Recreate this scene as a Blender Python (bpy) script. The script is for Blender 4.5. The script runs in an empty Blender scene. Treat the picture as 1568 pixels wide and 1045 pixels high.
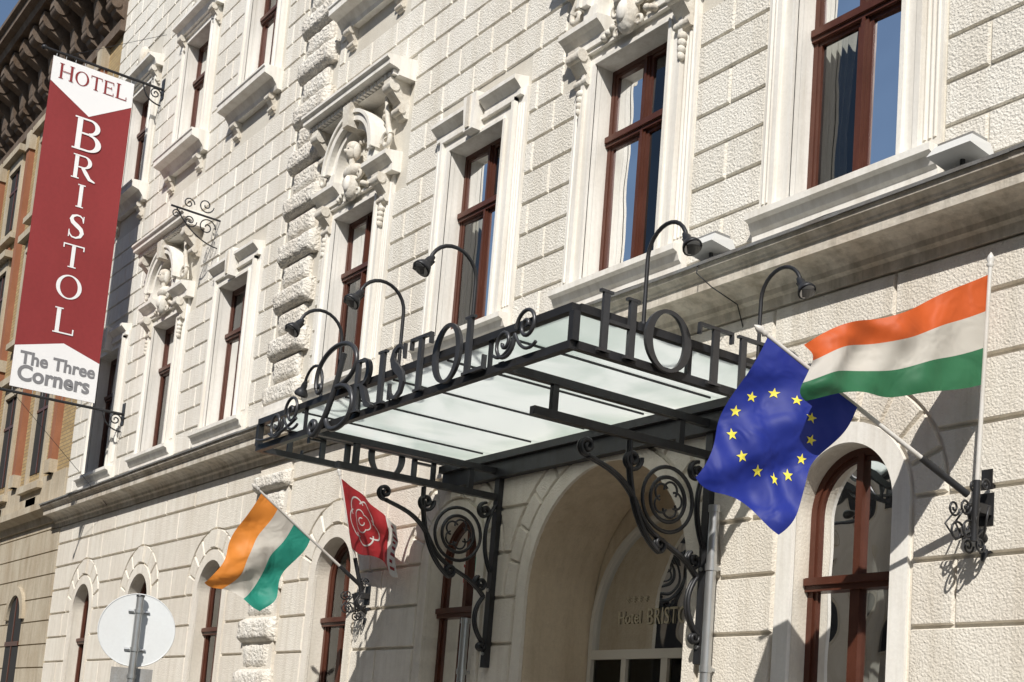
import bpy, math, random, bmesh
from mathutils import Vector, Matrix
random.seed(7)
D=bpy.data; scene=bpy.context.scene
pi=math.pi
# ---------------------------------------------------------------- materials
def mat(name, col, rough=0.8, metal=0.0, noise=0.0, nscale=3.0, bump=0.0, bscale=40.0, dirt=None, spec=0.4, detail=6, bdist=0.02, streak=0.0):
    m=D.materials.new(name); m.use_nodes=True; nt=m.node_tree; N=nt.nodes; L=nt.links
    b=N['Principled BSDF']; b.inputs['Base Color'].default_value=(*col,1); b.inputs['Roughness'].default_value=rough
    b.inputs['Metallic'].default_value=metal; b.inputs['Specular IOR Level'].default_value=spec
    g=N.new('ShaderNodeNewGeometry')
    def mul(A,B_):
        mx=N.new('ShaderNodeMix'); mx.data_type='RGBA'; mx.blend_type='MULTIPLY'; mx.inputs['Factor'].default_value=1
        L.new(A,mx.inputs['A']); L.new(B_,mx.inputs['B']); return mx.outputs['Result']
    def nz(scale,det,mscale,p0,p1,c0,c1):
        t=N.new('ShaderNodeTexNoise'); t.inputs['Scale'].default_value=scale; t.inputs['Detail'].default_value=det; t.inputs['Roughness'].default_value=.65
        mp=N.new('ShaderNodeMapping'); mp.inputs['Scale'].default_value=mscale
        L.new(g.outputs['Position'],mp.inputs['Vector']); L.new(mp.outputs[0],t.inputs['Vector'])
        r=N.new('ShaderNodeValToRGB'); r.color_ramp.elements[0].position=p0; r.color_ramp.elements[1].position=p1
        r.color_ramp.elements[0].color=(*c0,1); r.color_ramp.elements[1].color=(*c1,1)
        L.new(t.outputs['Fac'],r.inputs['Fac']); return r.outputs['Color']
    if noise>0:
        dk=dirt if dirt else tuple(c*(1-noise*(1+.25*i)) for i,c in enumerate(col))
        a=1-noise*.5
        out=mul(nz(nscale,detail,(1,1,.45),.3,.68,dk,col),nz(nscale*14,3,(1,1,1),.35,.6,(a,a,a),(1,1,1)))
        if streak>0:
            s=1-streak; out=mul(out,nz(1.0,5,(7,7,.45),.36,.56,(s,s*.985,s*.96),(1,1,1)))
        L.new(out,b.inputs['Base Color'])
    if bump>0:
        t=N.new('ShaderNodeTexNoise'); t.inputs['Scale'].default_value=bscale; t.inputs['Detail'].default_value=4
        L.new(g.outputs['Position'],t.inputs['Vector'])
        bp=N.new('ShaderNodeBump'); bp.inputs['Strength'].default_value=bump; bp.inputs['Distance'].default_value=bdist
        L.new(t.outputs['Fac'],bp.inputs['Height']); L.new(bp.outputs[0],b.inputs['Normal'])
    return m
M_wall =mat('wall_groove_plaster',(.68,.65,.575),.9,noise=.14,nscale=1.2,bump=.3,bscale=60)
def blk(n,c): return mat(n,c,.92,noise=.09,nscale=.8,bump=.85,bscale=44,bdist=.022,streak=.09)
BLK=[blk('stucco_block',(.845,.815,.74)),blk('stucco_block_b',(.815,.785,.71)),blk('stucco_block_c',(.86,.832,.76))]
M_block=BLK[0]
M_trim =mat('painted_trim',(.86,.84,.785),.8,noise=.09,nscale=1.6,bump=.2,bscale=30,bdist=.01,streak=.13)
def low(n,c): return mat(n,c,.92,noise=.11,nscale=.7,bump=.7,bscale=50,bdist=.02,streak=.10)
LOWS=[low('lower_stucco',(.82,.775,.69)),low('lower_stucco_b',(.795,.75,.665)),low('lower_stucco_c',(.835,.795,.71))]
M_low=LOWS[0]
M_lowt =mat('lower_trim',(.77,.73,.645),.85,noise=.12,nscale=1.5,bump=.25,bscale=40,streak=.1)
M_rough=mat('quoin_stone',(.84,.81,.74),.95,noise=.14,nscale=2,bump=1.0,bscale=22,bdist=.05,streak=.08)
M_corn =mat('cornice_stone',(.72,.68,.60),.9,noise=.28,nscale=1.1,bump=.3,bscale=30,streak=.30)
M_orn  =mat('ornament_plaster',(.76,.735,.665),.9,noise=.26,nscale=5,bump=.5,bscale=22,bdist=.02)
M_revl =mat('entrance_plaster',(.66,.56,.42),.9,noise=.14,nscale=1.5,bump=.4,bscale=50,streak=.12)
M_wood =mat('brown_window_wood',(.105,.036,.022),.38,noise=.3,nscale=6)
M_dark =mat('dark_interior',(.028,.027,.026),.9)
M_curt =mat('curtain_cloth',(.50,.49,.45),.9,noise=.15,nscale=4)
M_curt2=mat('dark_curtain',(.16,.13,.11),.9)
M_iron =mat('dark_painted_iron',(.040,.042,.047),.42,noise=.3,nscale=8,metal=.3)
M_lett =mat('lettering_metal',(.085,.088,.095),.38,noise=.2,nscale=8,metal=.5)
M_zinc =mat('galvanised_steel',(.55,.57,.58),.35,metal=.8,noise=.15,nscale=9)
M_lead =mat('zinc_flashing',(.38,.39,.39),.6,metal=.3,noise=.3,nscale=5)
M_pole =mat('flagpole_paint',(.66,.65,.62),.4,noise=.15,nscale=5)
M_red  =mat('banner_red_fabric',(.26,.030,.032),.7,noise=.12,nscale=1,bump=.1,bscale=120)
M_white=mat('banner_white',(.80,.80,.80),.7)
M_grey =mat('logo_grey',(.20,.20,.21),.7)
M_signb=mat('sign_back_aluminium',(.70,.72,.72),.55,metal=.1,noise=.06,nscale=3)
M_frame=mat('pale_door_frame',(.55,.52,.46),.5)
M_etch =mat('etched_lettering',(.42,.37,.26),.7)
M_asph =mat('asphalt',(.055,.055,.055),.9,noise=.25,nscale=2,bump=.5,bscale=80)
M_pave =mat('pavement_stone',(.30,.29,.27),.9,noise=.2,nscale=2,bump=.3,bscale=40)
M_kerb =mat('kerb_stone',(.33,.32,.30),.9,noise=.2,nscale=3)
M_line =mat('road_marking',(.75,.75,.73),.8)
M_opp  =mat('opposite_plaster',(.55,.50,.41),.9,noise=.15,nscale=1)
M_neiT =mat('neighbour_trim',(.33,.14,.075),.85,noise=.2,nscale=3)
M_neiC =mat('neighbour_cream',(.56,.50,.39),.9,noise=.25,nscale=2,bump=.3,streak=.15)
M_neiD =mat('neighbour_cornice',(.19,.15,.12),.9,noise=.45,nscale=2.5,bump=.6,bscale=12)
M_roof =mat('roof_metal',(.16,.13,.12),.6)
M_lampw=mat('floodlight_white',(.62,.62,.60),.45)
def brickmat():
    m=D.materials.new('yellow_brick'); m.use_nodes=True; nt=m.node_tree;N=nt.nodes;L=nt.links;b=N['Principled BSDF']
    g=N.new('ShaderNodeNewGeometry'); s=N.new('ShaderNodeSeparateXYZ'); c=N.new('ShaderNodeCombineXYZ')
    L.new(g.outputs['Position'],s.inputs[0]); L.new(s.outputs['X'],c.inputs['X']); L.new(s.outputs['Z'],c.inputs['Y'])
    t=N.new('ShaderNodeTexBrick'); t.inputs['Scale'].default_value=1; t.inputs['Brick Width'].default_value=.26; t.inputs['Row Height'].default_value=.085
    t.inputs['Mortar Size'].default_value=.009; t.inputs['Color1'].default_value=(.44,.32,.155,1); t.inputs['Color2'].default_value=(.35,.24,.11,1); t.inputs['Mortar'].default_value=(.20,.155,.10,1)
    L.new(c.outputs[0],t.inputs['Vector']); L.new(t.outputs['Color'],b.inputs['Base Color']); b.inputs['Roughness'].default_value=.9
    return m
M_brick=brickmat()
def glassmat(name,tint=(.80,.82,.81),k=1.5,fac_add=.02,bs=.35):
    m=D.materials.new(name); m.use_nodes=True; nt=m.node_tree;N=nt.nodes;L=nt.links
    N.remove(N['Principled BSDF']); o=N['Material Output']
    gl=N.new('ShaderNodeBsdfGlossy'); gl.inputs['Roughness'].default_value=.015; gl.inputs['Color'].default_value=(.95,.96,.96,1)
    tr=N.new('ShaderNodeBsdfTransparent'); tr.inputs['Color'].default_value=(*tint,1)
    fr=N.new('ShaderNodeFresnel'); fr.inputs['IOR'].default_value=1.5
    ad=N.new('ShaderNodeMath'); ad.operation='MULTIPLY_ADD'; ad.inputs[1].default_value=k; ad.inputs[2].default_value=fac_add
    g=N.new('ShaderNodeNewGeometry'); t=N.new('ShaderNodeTexNoise'); t.inputs['Scale'].default_value=1.6; t.inputs['Detail'].default_value=1
    bp=N.new('ShaderNodeBump'); bp.inputs['Strength'].default_value=bs; bp.inputs['Distance'].default_value=.05
    L.new(g.outputs['Position'],t.inputs['Vector']); L.new(t.outputs['Fac'],bp.inputs['Height']); L.new(bp.outputs[0],gl.inputs['Normal'])
    mx=N.new('ShaderNodeMixShader'); L.new(fr.outputs[0],ad.inputs[0]); L.new(ad.outputs[0],mx.inputs[0]); L.new(tr.outputs[0],mx.inputs[1]); L.new(gl.outputs[0],mx.inputs[2]); L.new(mx.outputs[0],o.inputs['Surface'])
    return m
M_glass=glassmat('window_glass')
M_dglass=glassmat('door_glass',(.50,.52,.49),.75,.0,.15)
def canopyglass():
    m=D.materials.new('frosted_canopy_glass'); m.use_nodes=True; nt=m.node_tree;N=nt.nodes;L=nt.links
    b=N['Principled BSDF']; o=N['Material Output']; b.inputs['Base Color'].default_value=(.84,.88,.86,1); b.inputs['Roughness'].default_value=.07; b.inputs['Specular IOR Level'].default_value=.8
    g=N.new('ShaderNodeNewGeometry'); t=N.new('ShaderNodeTexNoise'); t.inputs['Scale'].default_value=.8; t.inputs['Detail'].default_value=7; t.inputs['Distortion'].default_value=1.2
    L.new(g.outputs['Position'],t.inputs['Vector'])
    r=N.new('ShaderNodeValToRGB'); r.color_ramp.elements[0].position=.36; r.color_ramp.elements[0].color=(.74,.81,.77,1); r.color_ramp.elements[1].position=.6; r.color_ramp.elements[1].color=(.95,.98,.96,1)
    L.new(t.outputs['Fac'],r.inputs[0])
    tl=N.new('ShaderNodeBsdfTranslucent'); L.new(r.outputs[0],tl.inputs['Color'])
    mx=N.new('ShaderNodeMixShader'); mx.inputs[0].default_value=.74; L.new(b.outputs[0],mx.inputs[1]); L.new(tl.outputs[0],mx.inputs[2])
    tr=N.new('ShaderNodeBsdfTransparent'); m2=N.new('ShaderNodeMixShader'); m2.inputs[0].default_value=.14
    L.new(mx.outputs[0],m2.inputs[1]); L.new(tr.outputs[0],m2.inputs[2]); L.new(m2.outputs[0],o.inputs['Surface'])
    return m
M_cglass=canopyglass()
def cloth(name,col,tl=.28):
    m=D.materials.new(name); m.use_nodes=True; nt=m.node_tree;N=nt.nodes;L=nt.links
    b=N['Principled BSDF']; o=N['Material Output']; b.inputs['Base Color'].default_value=(*col,1); b.inputs['Roughness'].default_value=.6
    g=N.new('ShaderNodeNewGeometry'); t=N.new('ShaderNodeTexNoise'); t.inputs['Scale'].default_value=4; t.inputs['Detail'].default_value=2; t.inputs['Distortion'].default_value=.5; L.new(g.outputs['Position'],t.inputs['Vector'])
    bp=N.new('ShaderNodeBump'); bp.inputs['Strength'].default_value=.6; bp.inputs['Distance'].default_value=.06; L.new(t.outputs['Fac'],bp.inputs['Height']); L.new(bp.outputs[0],b.inputs['Normal'])
    x=N.new('ShaderNodeBsdfTranslucent'); x.inputs['Color'].default_value=(*col,1); L.new(bp.outputs[0],x.inputs['Normal'])
    mx=N.new('ShaderNodeMixShader'); mx.inputs[0].default_value=tl; L.new(b.outputs[0],mx.inputs[1]); L.new(x.outputs[0],mx.inputs[2]); L.new(mx.outputs[0],o.inputs['Surface'])
    return m
F_or=cloth('flag_orange_red',(.62,.11,.02)); F_wh=cloth('flag_white',(.58,.55,.49)); F_gr=cloth('flag_green',(.03,.16,.07)); F_bl=cloth('flag_blue',(.012,.028,.27)); F_ye=cloth('flag_yellow',(.80,.70,.07),.1); F_rd=cloth('flag_dark_red',(.36,.025,.03))
F_te=cloth('flag_teal',(.02,.26,.19)); F_o2=cloth('flag_orange',(.78,.27,.04)); F_w2=cloth('flag_bright_white',(.74,.72,.68))

# ---------------------------------------------------------------- mesh builder
class MB:
    def __init__(s): s.v=[];s.f=[];s.m=[];s.sm=[];s.mats=[]
    def mi(s,m):
        if m not in s.mats: s.mats.append(m)
        return s.mats.index(m)
    def add(s,vs,fs,m,smooth=False):
        o=len(s.v); s.v+= [tuple(v) for v in vs]; k=s.mi(m)
        for f in fs: s.f.append([o+i for i in f]); s.m.append(k); s.sm.append(smooth)
    def box(s,x0,x1,y0,y1,z0,z1,m):
        if x0>x1:x0,x1=x1,x0
        if y0>y1:y0,y1=y1,y0
        s.add([(x0,y0,z0),(x1,y0,z0),(x1,y1,z0),(x0,y1,z0),(x0,y0,z1),(x1,y0,z1),(x1,y1,z1),(x0,y1,z1)],
              [(0,3,2,1),(4,5,6,7),(0,1,5,4),(1,2,6,5),(2,3,7,6),(3,0,4,7)],m)
    def quad(s,a,b,c,d,m): s.add([a,b,c,d],[(0,1,2,3)],m)
    def frust(s,po,pi_,y0,y1,m):
        n=len(po); vs=[(x,y0,z) for x,z in po]+[(x,y1,z) for x,z in pi_]
        s.add(vs,[(i,(i+1)%n,n+(i+1)%n,n+i) for i in range(n)]+[tuple(range(n,2*n))],m)
    def block(s,x0,x1,z0,z1,d,m,ch=.014,y=0.0):
        if x1-x0<.06: return
        s.frust([(x0,z0),(x1,z0),(x1,z1),(x0,z1)],[(x0+ch,z0+ch),(x1-ch,z0+ch),(x1-ch,z1-ch),(x0+ch,z1-ch)],y,y-d,m)
    def prof(s,pts,x0,x1,m):
        n=len(pts); s.add([(x0,y,z) for y,z in pts]+[(x1,y,z) for y,z in pts],[(i,(i+1)%n,n+(i+1)%n,n+i) for i in range(n)]+[tuple(range(n)),tuple(range(2*n-1,n-1,-1))],m)
    def ring(s,cx,cz,r0,r1,y0,y1,m,a0=0,a1=pi,n=24):
        vs=[];fs=[]
        for i in range(n+1):
            a=a0+(a1-a0)*i/n; c,sn=math.cos(a),math.sin(a)
            vs+=[(cx+r0*c,y0,cz+r0*sn),(cx+r1*c,y0,cz+r1*sn),(cx+r1*c,y1,cz+r1*sn),(cx+r0*c,y1,cz+r0*sn)]
        for i in range(n):
            o=4*i
            for k in range(4): fs.append((o+k,o+(k+1)%4,o+4+(k+1)%4,o+4+k))
        fs+=[(0,1,2,3),(4*n+3,4*n+2,4*n+1,4*n)]
        s.add(vs,fs,m)
    def tube(s,pts,r,m,seg=8,closed=False,smooth=True):
        pts=[Vector(p) for p in pts]; n=len(pts); vs=[];fs=[]
        rr=r if hasattr(r,'__len__') else [r]*n
        up=None
        for i,p in enumerate(pts):
            t=(pts[min(i+1,n-1)]-pts[max(i-1,0)]) if not closed else (pts[(i+1)%n]-pts[i-1])
            if t.length<1e-9:t=Vector((0,0,1))
            t.normalize()
            if up is None: up=t.orthogonal().normalized()
            up=(up-t*up.dot(t)); up=up.normalized() if up.length>1e-6 else t.orthogonal().normalized()
            b=t.cross(up)
            for k in range(seg):
                a=2*pi*k/seg; vs.append(p+(up*math.cos(a)+b*math.sin(a))*rr[i])
        for i in range(n if closed else n-1):
            for k in range(seg):
                j=(i+1)%n; fs.append((i*seg+k,i*seg+(k+1)%seg,j*seg+(k+1)%seg,j*seg+k))
        s.add(vs,fs,m,smooth)
        if not closed: 
            s.add([vs[k] for k in range(seg)],[tuple(range(seg-1,-1,-1))],m); s.add([vs[(n-1)*seg+k] for k in range(seg)],[tuple(range(seg))],m)
    def ell(s,c,r,m,nu=14,nv=10,rot=None):
        vs=[];fs=[];c=Vector(c)
        for j in range(nv+1):
            b=-pi/2+pi*j/nv
            for i in range(nu):
                a=2*pi*i/nu; p=Vector((r[0]*math.cos(b)*math.cos(a),r[1]*math.cos(b)*math.sin(a),r[2]*math.sin(b)))
                if rot: p=rot@p
                vs.append(c+p)
        for j in range(nv):
            for i in range(nu): fs.append((j*nu+i,j*nu+(i+1)%nu,(j+1)*nu+(i+1)%nu,(j+1)*nu+i))
        s.add(vs,fs,m,True)
    def obj(s,name,parent=None):
        me=D.meshes.new(name); me.from_pydata(s.v,[],s.f)
        for m in s.mats: me.materials.append(m)
        me.polygons.foreach_set('material_index',s.m); me.polygons.foreach_set('use_smooth',s.sm); me.update()
        bm=bmesh.new(); bm.from_mesh(me); bmesh.ops.recalc_face_normals(bm,faces=bm.faces); bm.to_mesh(me); bm.free()
        o=D.objects.new(name,me); scene.collection.objects.link(o)
        if parent: o.parent=parent
        return o
def empty(name):
    o=D.objects.new(name,None); scene.collection.objects.link(o); return o

# ================================================================ HOTEL
hotel=empty('hotel_building')
XL,XR=-29.3,2.0
UC=[-27.2,-24.02,-20.85,-16.57,-13.40,-10.39,-7.36,-4.3,-1.3]
LC=[-27.2,-23.95,-20.55,-16.25,-13.2,-7.22,-4.2,-1.3]
EX,ER,EZ=-10.35,1.3,3.22
HW=.61
F1=(6.52,8.17,9.0); F2=(12.38,13.95,14.72)
ORN=[-24.02,-16.57,-10.39,-4.3]
QX0,QX1=-18.95,-17.85
wl=MB()
def sheet_cols(cs,hw,z0,z1,zones,m,y=0.0):
    xs=[XL]
    for c in cs: xs+=[c-hw,c+hw]
    xs.append(XR)
    for i in range(len(xs)-1):
        a,b=xs[i],xs[i+1]
        if i%2==0: wl.quad((a,y,z0),(b,y,z0),(b,y,z1),(a,y,z1),m)
        else:
            z=z0
            for (p,q) in zones:
                wl.quad((a,y,z),(b,y,z),(b,y,p),(a,y,p),m); z=q
            wl.quad((a,y,z),(b,y,z),(b,y,z1),(a,y,z1),m)
sheet_cols(UC,HW,6.1,19.5,[(F1[0],F1[2]),(F2[0],F2[2])],M_wall)
wl.quad((XL,0,0),(XL,10,0),(XL,10,19.5),(XL,0,19.5),M_wall); wl.quad((XR,0,0),(XR,10,0),(XR,10,19.5),(XR,0,19.5),M_wall)
wl.quad((XL,10,0),(XR,10,0),(XR,10,19.5),(XL,10,19.5),M_wall); wl.quad((XL,0,19.5),(XR,0,19.5),(XR,10,19.5),(XL,10,19.5),M_roof)
arches=[(c,.53,3.72,1.1) for c in LC]+[(EX,ER,EZ,.0)]
arches.sort()
x=XL
for c,R,zs,zb in arches:
    wl.quad((x,0,0),(c-R,0,0),(c-R,0,6.1),(x,0,6.1),M_lowt)
    if zb>0: wl.quad((c-R,0,0),(c+R,0,0),(c+R,0,zb),(c-R,0,zb),M_lowt)
    n=28
    for i in range(n):
        a=pi-pi*i/n;b=pi-pi*(i+1)/n
        p=(c+R*math.cos(a),zs+R*math.sin(a));q=(c+R*math.cos(b),zs+R*math.sin(b))
        wl.quad((p[0],0,p[1]),(q[0],0,q[1]),(q[0],0,6.1),(p[0],0,6.1),M_lowt)
    x=c+R
wl.quad((x,0,0),(XR,0,0),(XR,0,6.1),(x,0,6.1),M_lowt)
def reveal_arch(c,R,zs,zb,dep,m):
    pts=[(c-R,zb),(c-R,zs)]+[(c+R*math.cos(pi-pi*i/28),zs+R*math.sin(pi-pi*i/28)) for i in range(1,28)]+[(c+R,zs),(c+R,zb)]
    vs=[(x,0,z) for x,z in pts]+[(x,dep,z) for x,z in pts]; n=len(pts)
    wl.add(vs,[(i,i+1,n+i+1,n+i) for i in range(n-1)],m)
for c,R,zs,zb in arches:
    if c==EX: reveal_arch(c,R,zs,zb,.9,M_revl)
    else:
        reveal_arch(c,R,zs,zb,.28,M_lowt); wl.box(c-R-.05,c+R+.05,-.12,.28,zb-.12,zb,M_lowt)
def reveal_rect(c,hw,z0,z1,dep,m):
    wl.quad((c-hw,0,z0),(c-hw,dep,z0),(c-hw,dep,z1),(c-hw,0,z1),m);wl.quad((c+hw,0,z0),(c+hw,dep,z0),(c+hw,dep,z1),(c+hw,0,z1),m)
    wl.quad((c-hw,0,z1),(c-hw,dep,z1),(c+hw,dep,z1),(c+hw,0,z1),m);wl.quad((c-hw,0,z0),(c-hw,dep,z0),(c+hw,dep,z0),(c+hw,0,z0),m)
for c in UC:
    reveal_rect(c,HW,F1[0],F1[2],.24,M_trim); reveal_rect(c,HW,F2[0],F2[2],.24,M_trim)
wl.obj('walls',hotel)

# blocks on upper floors
bk=MB(); excl=[]
for c in UC:
    o=c in ORN
    excl.append((c-1.02,c+1.02,6.0,9.42))
    excl.append((c-(1.32 if o else .95),c+(1.32 if o else .95),9.0,10.78 if o else 9.62))
    excl.append((c-.98,c+.98,11.9,15.0)); excl.append((c-.8,c+.8,15.0,15.75))
excl.append((QX0-.12,QX1+.12,0,20))
z=6.30;row=0;C=.378
while z<19:
    z0,z1=z+.010,z+C-.010
    ints=[(XL,XR)]
    for e in excl:
        if e[2]<z1-.05 and e[3]>z0+.05:
            new=[]
            for a,b in ints:
                if e[1]<=a or e[0]>=b: new.append((a,b))
                else:
                    if e[0]>a:new.append((a,e[0]))
                    if e[1]<b:new.append((e[1],b))
            ints=new
    for a,b in ints:
        Lb=.74; k=math.floor(a/Lb)-1; off=.37 if row%2 else 0
        xs=[a]+[j*Lb+off for j in range(k,k+200) if a+.16<j*Lb+off<b-.16]+[b]
        for i in range(len(xs)-1):
            bk.block(xs[i]+.010,xs[i+1]-.010,z0,z1,.025+random.uniform(-.004,.004),random.choice(BLK),.012)
    z+=C;row+=1
bk.obj('stucco_blocks',hotel)
# quoin pilaster
q=MB()
def rough_block(x0,x1,z0,z1,d):
    nx,nz=max(3,int((x1-x0)/.06)),6; vs=[];fs=[]
    for j in range(nz+1):
        for k in range(nx+1):
            u=k/nx;v=j/nz; e=min(u*(x1-x0),(1-u)*(x1-x0),v*(z1-z0),(1-v)*(z1-z0))
            y=-d*min(1,.45+e/.07)+(random.uniform(-.012,.012) if e>.01 else 0)
            vs.append((x0+(x1-x0)*u,y,z0+(z1-z0)*v))
    for j in range(nz):
        for k in range(nx): o=j*(nx+1)+k; fs.append((o,o+1,o+nx+2,o+nx+1))
    q.add(vs,fs,M_rough,True)
    dd=d*.45; q.box(x0,x1,-dd+.001,.01,z0,z1,M_rough)
def quoin_run(za,zb,dz=0):
    z=za;i=0
    while z<zb-.2:
        w=0 if i%2 else .16
        rough_block(QX0+.12-w,QX1-.12+w,z+.012,min(z+.366,zb),.16 if i%2==0 else .10)
        z+=.378;i+=1
q.box(QX0+.02,QX1-.02,-.06,.002,.5,5.5,M_low)
q.box(QX0-.1,QX1+.1,-.28,0,5.98,6.28,M_trim); q.box(QX0-.05,QX1+.05,-.23,0,6.28,6.42,M_trim)
quoin_run(6.44,19); quoin_run(.6,5.4)
q.obj('quoin_pilaster',hotel)
# lower bands + voussoirs
lb=MB()
gro=[.2,.7,1.2,1.7,2.21,2.71,3.22,3.72,4.22,4.72,5.22,5.60]
arcs=[(c,R,zs,R+(.52 if c!=EX else .42)) for c,R,zs,zb in arches]
def hwid(a,z):
    c,R,zs,Rv=a
    if z<=zs+.001: return R+.2
    d=Rv*Rv-(z-zs)**2
    return math.sqrt(d) if d>0 else -1
for bi in range(len(gro)-1):
    z0,z1=gro[bi]+.012,gro[bi+1]-.012
    act=[a for a in arcs if z0<a[2]+a[3]]
    items=sorted([(a[0],a) for a in act]+[((QX0+QX1)/2,None)],key=lambda t:t[0])
    prev=lambda z:XL+.01
    spans=[]
    for cx,a in items:
        if a is None: l=lambda z:QX0-.02; r=lambda z:QX1+.02
        else:
            l=(lambda z,a=a:a[0]-max(hwid(a,z),0)-.012); r=(lambda z,a=a:a[0]+max(hwid(a,z),0)+.012)
        spans.append((prev,l)); prev=r
    spans.append((prev,lambda z:XR))
    NS=8; zz=[z0+(z1-z0)*i/NS for i in range(NS+1)]
    for l,r in spans:
        lx=[l(z+1e-4 if z==z0 else z) for z in zz]; rx=[r(z+1e-4 if z==z0 else z) for z in zz]
        if max(lx)>min(rx)-.1: 
            if min(rx)-max(lx)<-.5: continue
        ml,mr=max(lx),min(rx)
        Lb=1.35; off=.67 if bi%2 else 0; k=math.floor(ml/Lb)-1
        cuts=[j*Lb+off for j in range(k,k+60) if ml+.35<j*Lb+off<mr-.35]
        bl=[lx]+sum([[[c-.009]*len(zz),[c+.009]*len(zz)] for c in cuts],[])+[rx]
        for j in range(0,len(bl),2):
            A,B=bl[j],bl[j+1]; ch=.013
            if min(B[i]-A[i] for i in range(len(zz)))<.04: continue
            po=[(B[i],zz[i]) for i in range(len(zz))]+[(A[i],zz[i]) for i in range(len(zz)-1,-1,-1)]
            cz=lambda z:min(max(z,z0+ch),z1-ch)
            pp=[(B[i]-ch,cz(zz[i])) for i in range(len(zz))]+[(A[i]+ch,cz(zz[i])) for i in range(len(zz)-1,-1,-1)]
            lb.frust(po,pp,0,-.034-random.uniform(0,.005),random.choice(LOWS))
for c,R,zs,Rv in arcs:
    n=9 if c!=EX else 13
    r0=R+.2; r1=Rv-.014
    for i in range(n):
        a0=pi*i/n+.012/r1; a1=pi*(i+1)/n-.012/r1
        def sec(ra,rb,p,q_): 
            k=5
            return [(c+rb*math.cos(p+(q_-p)*j/k),zs+rb*math.sin(p+(q_-p)*j/k)) for j in range(k+1)]+[(c+ra*math.cos(q_-(q_-p)*j/k),zs+ra*math.sin(q_-(q_-p)*j/k)) for j in range(k+1)]
        lb.frust(sec(r0,r1,a0,a1),sec(r0+.014,r1-.014,a0+.014/r0,a1-.014/r0),0,-.035 if i!=n//2 else -.06,random.choice(LOWS))
    mt=M_trim if c==-7.22 else M_low
    lb.ring(c,zs,R,R+.17,-.040,.003,mt,n=32)
    for s in (-1,1): lb.box(c+s*R,c+s*(R+.17),-.040,.003,0.3,zs,mt)
lb.box(XL,XR,-.08,0,0,.3,M_kerb)
lb.obj('rusticated_ground_floor',hotel)
# main cornice
co=MB()
co.prof([(0,5.60),(-.05,5.60),(-.06,5.68),(-.10,5.70),(-.11,5.745),(-.16,5.79),(-.26,5.82),(-.34,5.825),(-.34,5.92),(-.36,5.93),(-.37,5.95),(-.42,5.985),(-.43,6.03),(-.40,6.06),(-.30,6.08),(0,6.16)],XL-.3,XR,M_corn)
x=XL-.3
while x<XR:
    x2=min(x+random.uniform(1.4,2.1),XR); e=random.uniform(-.006,.006)
    co.prof([(-.27,6.082+e),(-.445,6.045+e),(-.45,6.026+e),(-.457,6.052+e),(-.30,6.11+e),(-.0,6.178),(0,6.165)],x,x2-.004,M_lead); x=x2
co.obj('cornice',hotel)
tr=MB(); gl=MB(); wd=MB(); cu=MB()
def casing(c,z0,z1,flute=True):
    for s in (-1,1):
        a=c+s*HW
        tr.box(a,a+s*.22,-.07,.002,z0,z1+.0,M_trim)
        tr.box(a+s*.0,a+s*.045,-.10,-.06,z0,z1,M_trim)
        tr.box(a+s*.17,a+s*.225,-.11,-.05,z0,z1+.2,M_trim)
        if flute:
            tr.box(a+s*.225,a+s*.40,-.045,.003,z0,z1+.3,M_trim)
            for k in range(3):
                x=a+s*(.25+.05*k); tr.tube([(x,-.045,z0+.1),(x,-.045,z1+.1)],.017,M_trim,6)
    tr.box(c-HW-.17,c+HW+.17,-.065,.0,z1,z1+.2,M_trim); tr.box(c-HW+.0,c+HW-.0,-.10,-.06,z1+.0,z1+.045,M_trim)
    tr.box(c-HW-.225,c+HW+.225,-.112,-.05,z1+.155,z1+.203,M_trim)
def sill(c,z,w=1.03,dep=.2):
    tr.prof([(0,z-.34),(-dep*.45,z-.34),(-dep*.45,z-.2),(-dep*.6,z-.17),(-dep*.75,z-.1),(-dep,z-.08),(-dep,z-.02),(0,z)],c-w,c+w,M_trim)
    tr.box(c-HW,c+HW,-.03,.24,z-.025,z+.004,M_lead)
def window(c,z0,zt,z1,y=.17,curt=True):
    fw=.055
    for s in (-1,1): wd.box(c+s*HW,c+s*(HW-fw),y-.02,y+.08,z0,z1,M_wood)
    wd.box(c-HW,c+HW,y-.018,y+.078,z0,z0+fw,M_wood); wd.box(c-HW,c+HW,y-.018,y+.078,z1-fw,z1,M_wood)
    wd.box(c-HW,c+HW,y-.05,y+.07,zt-.06,zt+.06,M_wood); wd.box(c-HW+.01,c+HW-.01,y-.075,y-.05,zt-.02,zt+.045,M_wood)
    for (a,b) in ((z0+fw,zt-.06),(zt+.06,z1-fw)):
        wd.box(c-.045,c+.045,y-.03,y+.06,a,b,M_wood); wd.box(c-.018,c+.018,y-.05,y-.03,a,b,M_wood)
        for s in (-1,1):
            xa,xb=sorted((c+s*.045,c+s*(HW-fw)))
            t=.04
            wd.box(xa,xa+t,y-.01,y+.04,a,b,M_wood);wd.box(xb-t,xb,y-.01,y+.04,a,b,M_wood)
            wd.box(xa+t,xb-t,y-.01,y+.04,a,a+t,M_wood);wd.box(xa+t,xb-t,y-.01,y+.04,b-t,b,M_wood)
            e=random.uniform(-.008,.008); e2=random.uniform(-.01,.01)
            gl.quad((xa+t,y+.015+e,a+t),(xb-t,y+.015-e,a+t),(xb-t,y+.015-e+e2,b-t),(xa+t,y+.015+e+e2,b-t),M_glass)
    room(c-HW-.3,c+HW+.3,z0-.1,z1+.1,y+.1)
    drape(c,HW,z0,z1,y+.22)
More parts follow.
